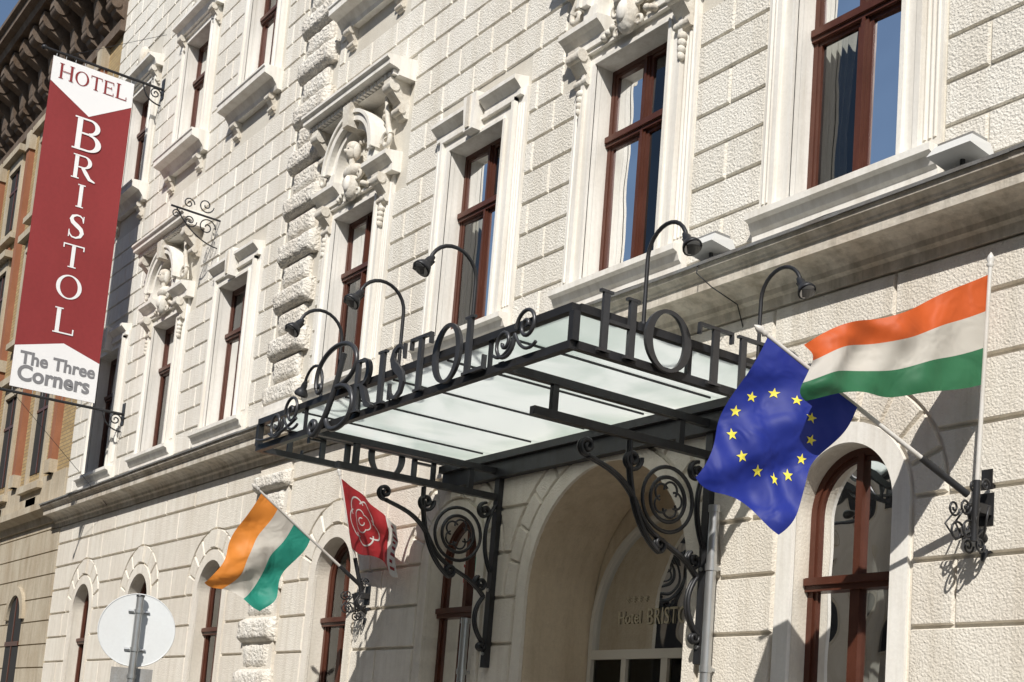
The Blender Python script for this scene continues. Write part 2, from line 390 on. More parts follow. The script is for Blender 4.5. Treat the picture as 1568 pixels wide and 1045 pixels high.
def room(x0,x1,z0,z1,y):
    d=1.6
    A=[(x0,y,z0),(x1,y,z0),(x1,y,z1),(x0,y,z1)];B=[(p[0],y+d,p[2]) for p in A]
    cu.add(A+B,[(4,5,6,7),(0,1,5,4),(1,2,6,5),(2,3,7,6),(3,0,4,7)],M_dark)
def drape(c,hw,z0,z1,y):
    for s in (-1,1):
        w=random.uniform(.22,.42) ; m=M_curt if random.random()<.8 else M_curt2
        n=40; vs=[];xe=c+s*(hw+.1); ph=random.uniform(0,6)
        prof=((z0,w*.8),(z0+(z1-z0)*.3,w*.72),(z0+(z1-z0)*.6,w*.9),(z1,w*1.2))
        for j,(zz,ww) in enumerate(prof):
            for k in range(n+1):
                u=k/n; vs.append((xe-s*u*(ww+.1),y+.03*math.sin(u*34+ph)+.012*math.sin(u*71+j*.3),zz))
        fs=[(r*(n+1)+k,r*(n+1)+k+1,(r+1)*(n+1)+k+1,(r+1)*(n+1)+k) for r in range(3) for k in range(n)]
        cu.add(vs,fs,m,True)
def lintel_plain(c,z):
    for a,b in ((c-.95,c-.17),(c+.17,c+.95)):
        tr.prof([(0,z+.2),(-.10,z+.2),(-.10,z+.27),(-.16,z+.33),(-.20,z+.36),(-.20,z+.41),(0,z+.45)],a,b,M_trim)
    tr.frust([(c-.12,z+.02),(c+.12,z+.02),(c+.17,z+.5),(c-.17,z+.5)],[(c-.10,z+.03),(c+.10,z+.03),(c+.15,z+.49),(c-.15,z+.49)],0,-.22,M_trim)
    tr.box(c-.04,c+.04,-.24,-.21,z+.06,z+.46,M_orn)
def spiral(c2,r0,turns,n=40,a0=0,sgn=1,r1=.15):
    return [(c2[0]+(r0*(1-(1-r1)*i/n))*math.cos(a0+sgn*2*pi*turns*i/n),c2[1]+(r0*(1-(1-r1)*i/n))*math.sin(a0+sgn*2*pi*turns*i/n)) for i in range(n+1)]
def console(c,z1,h,w=.2,d=.3,B=None):
    B=B or tr
    pts=[(0,z1),(-d,z1),(-d*1.02,z1-.25*h),(-d*.7,z1-.45*h),(-d*.42,z1-.62*h),(-d*.42,z1-.85*h),(-d*.2,z1-h),(0,z1-h)]
    B.prof(pts,c-w/2,c+w/2,M_orn)
    for yy,zz,r in ((-d*.8,z1-.2*h,.16*h),(-d*.36,z1-.8*h,.11*h)):
        B.tube([(c-w/2-.015,yy,zz),(c+w/2+.015,yy,zz)],r,M_orn,12)
def ornate(c):
    z=9.0
    for s in (-1,1):
        x0,x1=sorted((c+s*.42,c+s*1.12))
        tr.prof([(0,z+.2),(-.14,z+.2),(-.14,z+.30),(-.2,z+.36),(-.26,z+.40),(-.26,z+.46),(0,z+.5)],x0,x1,M_trim)
        console(c+s*.84,z+.2,.42,.2,.24)
        for k in range(4): tr.ell((c+s*.84,-.10,z-.27-.07*k),(.06-.01*k,.05,.05),M_orn,8,6)
        pts=spiral((c+s*.93,z+.66),.14,1.3,30,a0=(pi if s>0 else 0),sgn=-s)
        tr.tube([(p[0],-.16,p[1]) for p in pts],.035,M_orn,8)
        tr.tube([(c+s*(1.02-.22*t),-.15,z+.72+.62*t-.1*math.sin(pi*t)) for t in [i/8 for i in range(9)]],[.05-.02*i/8 for i in range(9)],M_orn,8)
        console(c+s*1.1,z+1.44,.5,.18,.32)
        for k in range(5): tr.ell((c+s*(.80-.02*k),-.09,z+1.30-.05*k+.03*(k%2)),(.07,.06,.05),M_orn,8,6)
    zc=z+.62
    tr.ring(c,zc,.50,.60,-.20,0,M_trim,n=28); tr.ring(c,zc,.60,.72,-.28,0,M_trim,n=28); tr.ring(c,zc,.70,.75,-.31,-.05,M_trim,n=28)
    tr.ring(c,zc,.0,.5,-.03,.0,M_block,n=20)
    for s in (-1,1): tr.box(c+s*.50,c+s*.72,-.22,0,z+.5,zc,M_trim)
    tr.box(c-.5,c+.5,-.03,0,z+.45,zc,M_block)
    tr.frust([(c-.09,zc+.48),(c+.09,zc+.48),(c+.13,zc+.84),(c-.13,zc+.84)],[(c-.08,zc+.5),(c+.08,zc+.5),(c+.12,zc+.83),(c-.12,zc+.83)],0,-.36,M_orn)
    H=Vector((c,-.20,zc+.17))
    tr.ell(H,(.095,.105,.13),M_orn,16,12); tr.ell(H+Vector((0,-.105,-.015)),(.018,.035,.03),M_orn,8,6)
    tr.ell(H+Vector((0,.01,.06)),(.12,.11,.10),M_orn,12,8)
    for s in (-1,1): tr.ell(H+Vector((s*.10,.02,-.02)),(.045,.06,.12),M_orn,10,8); tr.ell(H+Vector((s*.035,-.09,.015)),(.02,.012,.012),M_dark,6,4)
    tr.tube([H+Vector((0,.01,-.10)),H+Vector((0,.02,-.2))],.055,M_orn,10)
    tr.ell(H+Vector((0,.05,-.29)),(.24,.12,.12),M_orn,16,10)
    for k in range(9):
        a=pi*(k+.5)/9; tr.ell((c+.36*math.cos(a),-.07,zc+.36*math.sin(a)),(.05,.045,.05),M_orn,8,6)
    tr.ell((c,-.16,z+.30),(.16,.10,.22),M_orn,16,10); tr.ell((c,-.24,z+.31),(.085,.05,.12),M_trim,12,8)
    for s in (-1,1):
        tr.tube([(p[0],-.17,p[1]) for p in spiral((c+s*.2,z+.42),.09,1.2,24,a0=0 if s<0 else pi,sgn=s)],.025,M_orn,6)
        tr.tube([(p[0],-.15,p[1]) for p in spiral((c+s*.18,z+.16),.07,1.2,24,a0=0 if s<0 else pi,sgn=-s)],.022,M_orn,6)
        for k in range(3): tr.ell((c+s*(.28+.07*k),-.13,z+.27-.03*k),(.05,.05,.04),M_orn,8,6)
    y=z+1.44
    tr.prof([(0,y),(-.26,y),(-.26,y+.07),(-.30,y+.09),(-.42,y+.11),(-.42,y+.17),(-.46,y+.20),(-.46,y+.24),(0,y+.30)],c-1.32,c+1.32,M_trim)
    n=26
    for k in range(n):
        x=c-1.24+2.48*k/(n-1); tr.box(x-.028,x+.028,-.33,-.255,y+.012,y+.075,M_trim)
for i,c in enumerate(UC):
    casing(c,F1[0],F1[2]); sill(c,F1[0]); window(c,*F1)
    if c in ORN: ornate(c)
    else: lintel_plain(c,F1[2])
    casing(c,F2[0],F2[2],False); window(c,*F2)
    z=F2[0]
    tr.prof([(0,z-.36),(-.10,z-.36),(-.12,z-.3),(-.2,z-.2),(-.34,z-.16),(-.34,z-.07),(-.36,z-.05),(-.36,z-.02),(0,z+.01)],c-1.0,c+1.0,M_trim)
    for s in (-1,1): console(c+s*.72,z-.36,.32,.16,.14)
    z=F2[2]
    tr.prof([(0,z+.2),(-.16,z+.2),(-.2,z+.3),(-.3,z+.34),(-.3,z+.4),(0,z+.45)],c-.98,c+.98,M_trim)
    for s in (-1,1): tr.tube([(p[0],-.12,p[1]) for p in spiral((c+s*.3,z+.6),.17,1.4,30,a0=0 if s<0 else pi,sgn=s)],.04,M_orn,8); console(c+s*.8,z+.2,.35,.16,.2)
    tr.ell((c,-.12,z+.7),(.16,.12,.26),M_orn,12,8)
    for k in range(6): tr.ell((c-.4+.16*k,-.08,z+.5+.1*math.sin(k)),(.08,.07,.07),M_orn,8,6)
tr.obj('window_surrounds',hotel)
def arch_window(c,R,zs,zb,zt,y=.2):
    wd.ring(c,zs,R-.06,R,y-.02,y+.07,M_wood); wd.ring(c,zs,R-.10,R-.06,y,y+.05,M_wood)
    for s in (-1,1): wd.box(c+s*R,c+s*(R-.06),y-.02,y+.07,zb,zs,M_wood); wd.box(c+s*(R-.06),c+s*(R-.10),y,y+.05,zb,zs,M_wood)
    wd.box(c-.05,c+.05,y-.03,y+.06,zb,zt,M_wood); wd.box(c-.035,c+.035,y-.028,y+.058,zt,zs+R-.05,M_wood)
    wd.box(c-R,c+R,y-.06,y+.065,zt-.06,zt+.06,M_wood); wd.box(c-R+.01,c+R-.01,y-.09,y-.06,zt-.01,zt+.05,M_wood)
    wd.box(c-R,c+R,y-.02,y+.07,zb,zb+.08,M_wood)
    pts=[(c-R+.1,y+.02,zb),(c+R-.1,y+.02,zb)]+[(c+(R-.1)*math.cos(pi*i/24),y+.02,zs+(R-.1)*math.sin(pi*i/24)) for i in range(25)]
    gl.add(pts,[tuple(range(len(pts)))],M_glass)
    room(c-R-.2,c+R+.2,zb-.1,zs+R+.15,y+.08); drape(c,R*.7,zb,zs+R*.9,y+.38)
for c in LC: arch_window(c,.53,3.72,1.1,3.13)
wd.obj('window_frames',hotel); gl.obj('window_glass',hotel); cu.obj('rooms_and_curtains',hotel)
# entrance door
en=MB(); y=.9; GR=1.22; GZ=EZ-.32; TZ=2.62
en.ring(EX,GZ,GR,GR+.06,y-.05,y+.02,M_frame,n=32)
for s in (-1,1): en.box(EX+s*GR,EX+s*(GR+.06),y-.05,y+.02,0,GZ,M_frame)
en.box(EX-GR,EX+GR,y-.045,y+.03,TZ,TZ+.10,M_frame); en.box(EX-.05,EX+.05,y-.04,y+.02,0,TZ,M_frame)
for s in (-1,1): en.box(EX+s*.62,EX+s*.70,y-.04,y+.02,0,TZ,M_frame)
pts=[(EX-GR,y,TZ+.1),(EX+GR,y,TZ+.1)]+[(EX+GR*math.cos(pi*i/24),y,GZ+GR*math.sin(pi*i/24)) for i in range(25)]
en.add(pts,[tuple(range(len(pts)))],M_dglass); en.quad((EX-GR,y,0),(EX+GR,y,0),(EX+GR,y,TZ),(EX-GR,y,TZ),M_dglass)
n=28
for i in range(n):
    a=pi*i/n;b=pi*(i+1)/n; g1=GR+.055
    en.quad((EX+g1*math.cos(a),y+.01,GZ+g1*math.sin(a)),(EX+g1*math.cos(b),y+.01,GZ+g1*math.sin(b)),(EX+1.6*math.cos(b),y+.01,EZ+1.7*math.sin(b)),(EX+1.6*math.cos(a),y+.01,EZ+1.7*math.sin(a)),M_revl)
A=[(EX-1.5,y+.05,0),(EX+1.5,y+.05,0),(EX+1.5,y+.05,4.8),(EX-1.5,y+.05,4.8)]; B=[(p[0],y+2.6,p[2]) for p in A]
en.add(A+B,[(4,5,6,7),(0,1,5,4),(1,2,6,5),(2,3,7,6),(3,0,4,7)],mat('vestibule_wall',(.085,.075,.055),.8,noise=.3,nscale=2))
en.box(EX-1.3,EX+1.3,-.25,.9,0,.15,M_kerb)
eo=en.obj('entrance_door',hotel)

# ================================================================ serif letters
def st(pts,ws):
    P=[Vector(p) for p in pts]; L=[];R=[]
    for i,p in enumerate(P):
        t=(P[min(i+1,len(P)-1)]-P[max(i-1,0)]).normalized(); n=Vector((-t.y,t.x)); w=ws[i]/2
        L.append(p+n*w);R.append(p-n*w)
    return [[tuple(L[i]),tuple(L[i+1]),tuple(R[i+1]),tuple(R[i])] for i in range(len(P)-1)]
def rc(a,b,c,d): return [[(a,c),(b,c),(b,d),(a,d)]]
def earc(cx,cy,rx,ry,ix,iy,a0,a1,n=24,ox=0):
    o=[]
    for i in range(n):
        a=a0+(a1-a0)*i/n;b=a0+(a1-a0)*(i+1)/n
        o.append([(cx+rx*math.cos(a),cy+ry*math.sin(a)),(cx+rx*math.cos(b),cy+ry*math.sin(b)),(cx+ox+ix*math.cos(b),cy+iy*math.sin(b)),(cx+ox+ix*math.cos(a),cy+iy*math.sin(a))])
    return o
TK,TN,SF=.14,.055,.045
def stem(x): return [rc(x,x+TK,0,1),rc(x-.07,x+TK+.07,0,SF),rc(x-.07,x+TK+.07,1-SF,1)]
GL={
'H':(.92,lambda:stem(.08)+stem(.69)+[rc(.22,.69,.48,.48+TN)]),
'O':(.96,lambda:[earc(.48,.5,.47,.52,.325,.465,0,2*pi,40)]),
'T':(.84,lambda:[rc(.35,.49,0,1),rc(.27,.57,0,SF),rc(.03,.81,1-TN,1),rc(.03,.075,.80,1-TN),rc(.765,.81,.80,1-TN)]),
'E':(.78,lambda:stem(.08)+[rc(.22,.68,0,TN),rc(.22,.66,1-TN,1),rc(.22,.55,.50,.5+TN),rc(.68,.725,0,.22),rc(.64,.685,.79,1),rc(.53,.57,.42,.64)]),
'L':(.74,lambda:stem(.08)+[rc(.22,.68,0,TN),rc(.66,.705,0,.24)]),
'I':(.32,lambda:stem(.085)),
'B':(.80,lambda:stem(.08)+[rc(.22,.42,1-TN,1),rc(.22,.42,.5,.5+TN),rc(.22,.44,0,TN),earc(.40,.76,.28,.24,.15,.185,-pi/2,pi/2),earc(.42,.27,.33,.27,.18,.215,-pi/2,pi/2)]),
'R':(.88,lambda:stem(.08)+[rc(.22,.42,1-TN,1),rc(.22,.42,.47,.47+TN),earc(.40,.735,.29,.265,.15,.21,-pi/2,pi/2),st([(.38,.49),(.52,.28),(.66,.08),(.86,.01)],[.12,.15,.13,.05])]),
'S':(.64,lambda:[st([(.52,.76),(.50,.88),(.40,.965),(.28,.97),(.15,.90),(.11,.77),(.17,.65),(.32,.54),(.47,.42),(.53,.27),(.47,.11),(.33,.025),(.19,.04),(.10,.14),(.07,.27)],
      [.03,.05,.06,.07,.11,.14,.16,.17,.16,.14,.11,.07,.06,.05,.03]),rc(.515,.55,.70,.98),rc(.05,.085,.02,.32)]),
}
def letters(B,ch,fn,m,h,depth,d0=0.0):
    w,g=GL[ch]
    for k,piece in enumerate(g()):
        dd=d0+depth+.0012*k; db=d0-.0012*k
        for qd in piece:
            vs=[fn(x*h,z*h,db) for x,z in qd]+[fn(x*h,z*h,dd) for x,z in qd]
            B.add(vs,[(3,2,1,0),(4,5,6,7),(0,1,5,4),(1,2,6,5),(2,3,7,6),(3,0,4,7)] if depth>.005 else [(4,5,6,7)],m)

# ================================================================ CANOPY
can=empty('glass_entrance_canopy')
CX0,CX1,CY=-13.40,-7.76,-2.44
cb=MB(); t=.032
for z in (4.59,4.88):
    cb.box(CX0,CX1,CY-t,CY+t,z-t,z+t,M_iron)
    for x in (CX0,CX1): cb.box(x-t,x+t,CY+t,-.02,z-t,z+t,M_iron)
for x in (CX0,CX1): 
    cb.box(x-t+.001,x+t-.001,CY-t+.001,CY+t-.001,4.62,4.85,M_iron)
    for yy in (-1.3,-.1): cb.box(x-.02,x+.02,yy-.02,yy+.02,4.62,4.85,M_iron)
for k in range(1,5):
    x=CX0+(CX1-CX0)*k/5; cb.box(x-.015,x+.015,CY-.015,CY+.015,4.62,4.85,M_iron)
cb.box(CX0,CX1,-.14,-.02,4.56,4.80,M_iron); cb.box(CX0,CX1,-.20,-.141,4.74,4.82,M_iron)
for k in range(1,6):
    x=CX0+(CX1-CX0)*k/6; cb.box(x-.007,x+.007,CY+.04,-.20,4.840,4.858,M_iron)
for X in (-12.27,-8.79):
    cb.box(X-.035,X+.035,-2.40,-.14,4.60,4.67,M_iron)
    cb.box(X-.035,X+.035,-2.06,-.05,4.31,4.38,M_iron)
    for yy in (-1.85,-.45): cb.box(X-.025,X+.025,yy-.03,yy+.03,4.38,4.60,M_iron)
    cb.box(X-.045,X+.045,-.10,-.03,2.45,4.56,M_iron)
    for zz in (2.6,3.3,4.2): cb.tube([(X,-.115,zz),(X,-.10,zz)],.02,M_zinc,8)
cb.obj('steel_frame',can)
cg=MB()
for k in range(6):
    xa=CX0+(CX1-CX0)*k/6+.004;xb=CX0+(CX1-CX0)*(k+1)/6-.004
    cg.box(xa,xb,CY+.02,-.02,4.86,4.872,M_cglass)
cg.obj('glass_panels',can)
def sp3(X,pts): return [(X,p[0],p[1]) for p in pts]
def bez(p0,p1,p2,p3,n=24):
    return [tuple((1-t)**3*a+3*(1-t)**2*t*b+3*(1-t)*t*t*c+t**3*d for a,b,c,d in zip(p0,p1,p2,p3)) for t in [i/n for i in range(n+1)]]
sb=MB()
for X in (-12.27,-8.79):
    r=.019
    S=lambda pts,rr=r:(sb.tube(sp3(X-.018,pts),rr,M_iron,6),sb.tube(sp3(X+.018,pts),rr*.95,M_iron,6))
    S(spiral((-1.48,4.16),.08,1.5,30,a0=-1.3,sgn=-1)[::-1]+bez((-1.46,4.08),(-1.25,4.02),(-1.05,4.0),(-.88,3.72))+bez((-.88,3.72),(-.70,3.42),(-.40,3.50),(-.16,3.22))[1:])
    S(bez((-1.02,4.30),(-1.02,3.95),(-.92,3.55),(-.62,3.38))+spiral((-.62,3.45),.07,1.3,22,a0=-1.57,sgn=1))
    S(bez((-.16,3.22),(-.30,3.05),(-.28,2.85),(-.10,2.70))+spiral((-.15,2.68),.055,1.2,20,a0=.4,sgn=-1))
    S(spiral((-.98,4.14),.10,1.6,30,a0=.3,sgn=-1)); S(spiral((-.21,3.36),.085,1.6,30,a0=2,sgn=1)); S(spiral((-.23,4.17),.09,1.5,30,a0=1.5,sgn=1))
    S(bez((-.10,4.25),(-.25,4.0),(-.22,3.7),(-.10,3.5)),.014)
    for rr_ in (.29,.20): sb.tube([(X,-.55+rr_*math.cos(a),3.86+rr_*math.sin(a)) for a in [2*pi*i/36 for i in range(36)]],.019,M_iron,6,True)
    for k in range(5):
        a=2*pi*k/5; sb.tube(sp3(X,[(-.55+.09*math.cos(a)+.075*math.cos(a+tt),3.86+.09*math.sin(a)+.075*math.sin(a+tt)) for tt in [i*.35-1.9 for i in range(12)]]),.011,M_iron,6)
sb.obj('wrought_iron_brackets',can)
lt=MB()
def onfront(x0,z0,sx): return lambda u,v,d:(x0+u*sx,CY-.05-d,z0+v)
for ch,xa,xb in (('R',-11.15,-10.74),('I',-10.69,-10.52),('S',-10.47,-10.15),('T',-10.11,-9.73),('O',-9.70,-9.24),('L',-9.20,-8.85)):
    h=.50; w=GL[ch][0]*h; letters(lt,ch,onfront(xa,4.60,(xb-xa)/w),M_lett,h,.03)
def onside(y0,z0,sy,X=CX1+.05): return lambda u,v,d:(X+d,y0+u*sy,z0+v)
for ch,ya,yb in (('H',-2.27,-1.88),('O',-1.82,-1.34),('T',-1.28,-.88),('E',-.84,-.50),('L',-.45,-.13)):
    h=.48; w=GL[ch][0]*h; letters(lt,ch,onside(ya,4.58,(yb-ya)/w),M_lett,h,.03)
    letters(lt,ch,(lambda u,v,d,ya=ya,yb=yb,w=w:(CX0-.05-d,-(ya+2.44)-u*(yb-ya)/w,4.58+v)),M_lett,h,.03)
FY=CY-.07
def FT(pts,r=.02): lt.tube([(p[0],FY,p[1]) for p in pts],r,M_lett,8)
FT(bez((-11.40,5.24),(-11.50,5.0),(-11.62,4.62),(-11.90,4.50))+spiral((-11.93,4.59),.09,1.2,18,a0=-1.3,sgn=-1),.030)
FT(bez((-11.95,4.98),(-12.05,5.30),(-11.55,5.42),(-11.28,5.30))+bez((-11.28,5.30),(-11.02,5.18),(-11.10,4.94),(-11.50,4.92))[1:],.024)
FT(bez((-11.50,4.92),(-11.10,4.94),(-11.02,4.60),(-11.32,4.52))+bez((-11.32,4.52),(-11.50,4.47),(-11.62,4.52),(-11.66,4.62))[1:],.027)
FT(spiral((-11.88,4.98),.07,1.0,16,a0=pi,sgn=1),.018)
def swirl(x0,x1,flip):
    c=(x0+x1)/2; w=(x1-x0)/2; z=4.80
    for s in (-1,1):
        FT(spiral((c+s*w*.5,z+.04*s),w*.48,1.5,34,a0=(pi if s>0 else 0),sgn=-1),.016)
        FT(bez((c+s*w*.98,z-.12),(c+s*w*.6,z-.2),(c+s*w*.2,z-.12),(c,z)),.014)
swirl(-8.74,-8.14,1); swirl(-13.0,-12.3,-1)
FT(bez((-13.3,4.66),(-13.1,4.6),(-12.7,4.62),(-12.35,4.75)),.016)
lt.obj('metal_lettering',can)

def goose(base,dr):
    B=MB(); b=Vector(base); d=Vector((dr[0],dr[1],0)).normalized(); up=Vector((0,0,1))
    pts=[b+up*.0,b+up*.25,b+up*.5]
    for i in range(13):
        a=pi-pi*.93*i/12; pts.append(b+up*.56+d*(.23+.23*math.cos(a))+up*.23*math.sin(a))
    B.tube(pts,.017,M_iron,8); B.tube([b-up*.04,b+up*.04],.035,M_iron,10)
    e=pts[-1]; ax=(Vector((0,0,-1))+d*.75).normalized()
    prof=[(-.05,.02),(0,.034),(.04,.036),(.06,.055),(.10,.075),(.125,.080),(.125,.07)]
    B.tube([e+ax*p[0] for p in prof],[p[1] for p in prof],M_iron,16)
    B.tube([e+ax*.126,e+ax*.128],.066,M_lampw,16)
    B.tube([e+ax*.0-d*.045,e+ax*.05-d*.045+ax*.01],.008,M_iron,6)
    B.obj('gooseneck_lamp')
for x in (-9.28,-10.5,-11.72): goose((x,CY+.04,4.91),(0,-1))
for yy in (-1.75,-.50): goose((CX1-.04,yy,4.91),(1,0))
goose((CX0+.04,-1.8,4.91),(-1,0))

# ================================================================ BANNER
bn=empty('vertical_banner_sign'); b=MB(); BX=-26.0
y0,y1,z0,z1=-2.16,-.60,7.63,14.2; ym=(y0+y1)/2
b.box(BX-.006,BX+.006,y0,y1,z0,z1,M_red)
for s in (1,-1):
    X=BX+s*.010
    b.add([(X,y0,z1),(X,y1,z1),(X,y1,z1-.50),(X,ym,z1-.98),(X,y0,z1-.50)],[(0,1,2,3,4)],M_white)
    b.add([(X,y0,z0),(X,y1,z0),(X,y1,z0+.78),(X,ym+.08,z0+1.02),(X,y0,z0+.78)],[(0,1,2,3,4)],M_white)
fnb=lambda yy,zz,s=1:(lambda u,v,d:(BX+.014+d,yy+u*s,zz+v))
x=y0+.13
for ch,h in (('H',.31),('O',.28),('T',.28),('E',.28),('L',.31)):
    letters(b,ch,fnb(x,z1-.41,1.0),M_red,h,.001); x+=GL[ch][0]*h+.02
for ch,zc,h in (('B',12.84,.66),('R',12.17,.48),('I',11.60,.46),('S',10.98,.48),('T',10.38,.46),('O',9.76,.46),('L',9.08,.50)):
    w=GL[ch][0]*h; letters(b,ch,fnb(ym-w*1.1/2+.04,zc-h/2,1.1),M_white,h,.001)
b.obj('banner_cloth',bn)
def text(body,size,loc,rot,m,parent,name,off=.012,sx=1,ls=1.0):
    cu_=D.curves.new(name,'FONT'); cu_.body=body; cu_.size=size; cu_.offset=off; cu_.extrude=.001; cu_.space_line=ls; cu_.resolution_u=4
    o=D.objects.new(name,cu_); scene.collection.objects.link(o); o.data.materials.append(m)
    o.matrix_world=Matrix.Translation(loc)@rot@Matrix.Diagonal((sx,1,1,1))
    o.parent=parent; return o
rotX=Matrix(((0,0,1,0),(1,0,0,0),(0,1,0,0),(0,0,0,1)))
text('The Three',.34,(BX+.014,y0+.12,z0+.47),rotX,M_grey,bn,'logo_text_top',.010,.94)
text('Corners',.42,(BX+.014,y0+.10,z0+.15),rotX,M_grey,bn,'logo_text_bottom',.013,.93)
rotF=Matrix(((1,0,0,0),(0,0,-1,0),(0,1,0,0),(0,0,0,1)))
text('Hotel',.20,(EX-.84,.885,3.00),rotF,M_etch,hotel,'glass_text_hotel',.0,.85)
text('BRISTOL',.25,(EX-.36,.885,2.98),rotF,M_etch,hotel,'glass_text_name',.0,.8)
text('* * * *',.16,(EX-.72,.885,3.18),rotF,M_etch,hotel,'glass_text_stars',.0,.9)
r=MB()
for zz,ext in ((z1+.10,.0),(z0-.10,.0)):
    r.tube([(BX,0,zz),(BX,-2.32,zz)],.028,M_iron,8); r.ell((BX,-2.34,zz),(.05,.05,.05),M_iron,10,8)
    r.box(BX-.08,BX+.08,-.04,0,zz-.22,zz+.22,M_iron)
    r.tube([(BX,p[0],p[1]) for p in bez((-.04,zz-.35),(-.35,zz-.35),(-.42,zz-.1),(-.42,zz))],.016,M_iron,6)
    r.tube([(BX,p[0],p[1]) for p in spiral((-.17,zz-.13),.12,1.6,30)],.014,M_iron,6)
for k in range(9):
    yy=y0+.06+(y1-y0-.12)*k/8
    r.tube([(BX,yy,z1),(BX,yy,z1+.10)],.006,M_zinc,5); r.tube([(BX,yy,z0),(BX,yy,z0-.10)],.006,M_zinc,5)
r.tube([(BX,-2.1,z0-.1),(BX-.1,0,z0-2.0)],.005,M_iron,5); r.tube([(BX,-1.9,z1+.1),(BX-.2,0,z1+1.4)],.005,M_iron,5)
r.obj('banner_brackets',bn)
wb=MB(); X=-21.95; Z=10.35
wb.tube([(X,0,Z),(X,-.9,Z+.02)],.02,M_iron,6)
for cxy,rr_,s in (((-.25,Z-.18),.16,1),((-.55,Z-.15),.12,-1),((-.8,Z-.1),.08,1),((-.3,Z+.2),.14,-1),((-.6,Z+.15),.1,1)):
    wb.tube([(X,p[0],p[1]) for p in spiral(cxy,rr_,1.5,30,sgn=s)],.011,M_iron,6)
wb.tube([(X,p[0],p[1]) for p in bez((0,Z-.5),(-.3,Z-.5),(-.6,Z-.3),(-.8,Z))],.012,M_iron,6)
wb.obj('wrought_iron_wall_bracket')

# ================================================================ FLAGS
def flag(name,c00,c10,c11,c01,stripes,amp=.05,waves=1.6,ph=0,sag=0.0,deco=None,skew=.4,nu=72,nv=48,edge=None):
    c00,c10,c11,c01=map(Vector,(c00,c10,c11,c01))
    def S0(u,v): return (c00*(1-v)+c10*v)*(1-u)+(c01*(1-v)+c11*v)*u
    nrm=((c01-c00).cross(c10-c00)).normalized(); hd=(c10-c00)
    def S(u,v):
        p=S0(u,v)
        a=amp*(u**.7)
        w=math.sin(2*pi*(waves*u+skew*v)+ph)+.5*math.sin(2*pi*(waves*2.1*u-skew*1.3*v)+1.3+ph)+.3*math.sin(2*pi*(v*1.5+u*.5)+ph*2)+.10*math.sin(2*pi*(4.3*u+2.6*v)+ph)
        return p+nrm*a*w+hd*(.06*u*math.sin(2*pi*u*waves+ph+.7))+hd*.02*math.sin(3*pi*u)*v+Vector((0,0,-sag))*math.sin(pi*u)+(c01-c00)*.03*u*math.sin(2*pi*v*1.2+ph)
    B=MB(); n=len(stripes)
    for i in range(nu):
        for j in range(nv):
            m=stripes[min(n-1,int((j+.5)/nv*n))]
            if edge and i/nu>edge[0]: m=edge[1]
            B.add([S(i/nu,j/nv),S((i+1)/nu,j/nv),S((i+1)/nu,(j+1)/nv),S(i/nu,(j+1)/nv)],[(0,1,2,3)],m,True)
    o=B.obj('cloth',None)
    bm=bmesh.new(); bm.from_mesh(o.data); bmesh.ops.remove_doubles(bm,verts=bm.verts,dist=1e-5); bmesh.ops.recalc_face_normals(bm,faces=bm.faces); bm.to_mesh(o.data); bm.free()
    root=empty(name); o.parent=root
    if deco:
        B2=MB()
        def SN(u,v,s):
            e=.01; p=S(u,v); n_=(S(u+e,v)-p).cross(S(u,v+e)-p).normalized(); return p+n_*.004*s
        deco(B2,SN); B2.obj('emblem',root)
    return root
def poleobj(root,p0,p1,r=.017,m=M_pole,fin=True,name='pole'):
    B=MB(); p0,p1=Vector(p0),Vector(p1); B.tube([p0,p0.lerp(p1,.5),p1],[r*1.15,r,r*.9],m,10)
    if fin:
        d=(p1-p0).normalized(); B.tube([p1-d*.01,p1+d*.015,p1+d*.03,p1+d*.055,p1+d*.085,p1+d*.11],[.012,.03,.018,.032,.02,.004],M_pole,12)
    B.tube([p0-(p1-p0).normalized()*.02,p0+(p1-p0).normalized()*.42],r*1.6,M_iron,10)
    B.obj(name,root)
def stars(B,SN):
    for k in range(12):
        a=2*pi*k/12; cu_,cv=.50,.50
        for s in (1,-1):
            ru,rv=.27,.39
            c0=(cu_+ru*math.cos(a),cv+rv*math.sin(a)); vs=[SN(*c0,s)]
            for i in range(10):
                R_=.044 if i%2==0 else .018; b_=2*pi*i/10+0.75*pi
                vs.append(SN(c0[0]+R_*math.cos(b_)*.85,c0[1]+R_*math.sin(b_)*1.25,s))
            B.add(vs,[(0,1+i,1+(i+1)%10) for i in range(10)],F_ye)
eu=flag('european_union_flag',(-6.5,-1.664,4.588),(-6.2,-1.04,4.159),(-6.4,-1.589,3.211),(-6.75,-2.065,3.559),[F_bl],amp=.055,waves=1.2,ph=.6,deco=stars,skew=1.2)
poleobj(eu,(-5.85,-.24,3.64),(-6.505,-1.675,4.597))
hr=flag('hungarian_flag',(-5.70,-.26,5.24),(-5.73,-.26,4.42),(-6.15,-1.62,4.11),(-6.2,-1.60,4.52),[F_or,F_wh,F_gr],amp=.065,waves=1.7,ph=2.2,sag=.04,skew=.5)
poleobj(hr,(-5.76,-.25,3.30),(-5.69,-.25,5.30),name='pole')
hl=flag('hungarian_flag',(-15.18,-1.6,4.46),(-15.18,-.9,4.0),(-15.18,-1.45,3.04),(-15.25,-2.13,3.30),[F_o2,F_wh,F_te],amp=.06,waves=1.3,ph=1.0,skew=.9)
poleobj(hl,(-15.18,-.12,3.49),(-15.18,-1.64,4.49),name='pole')
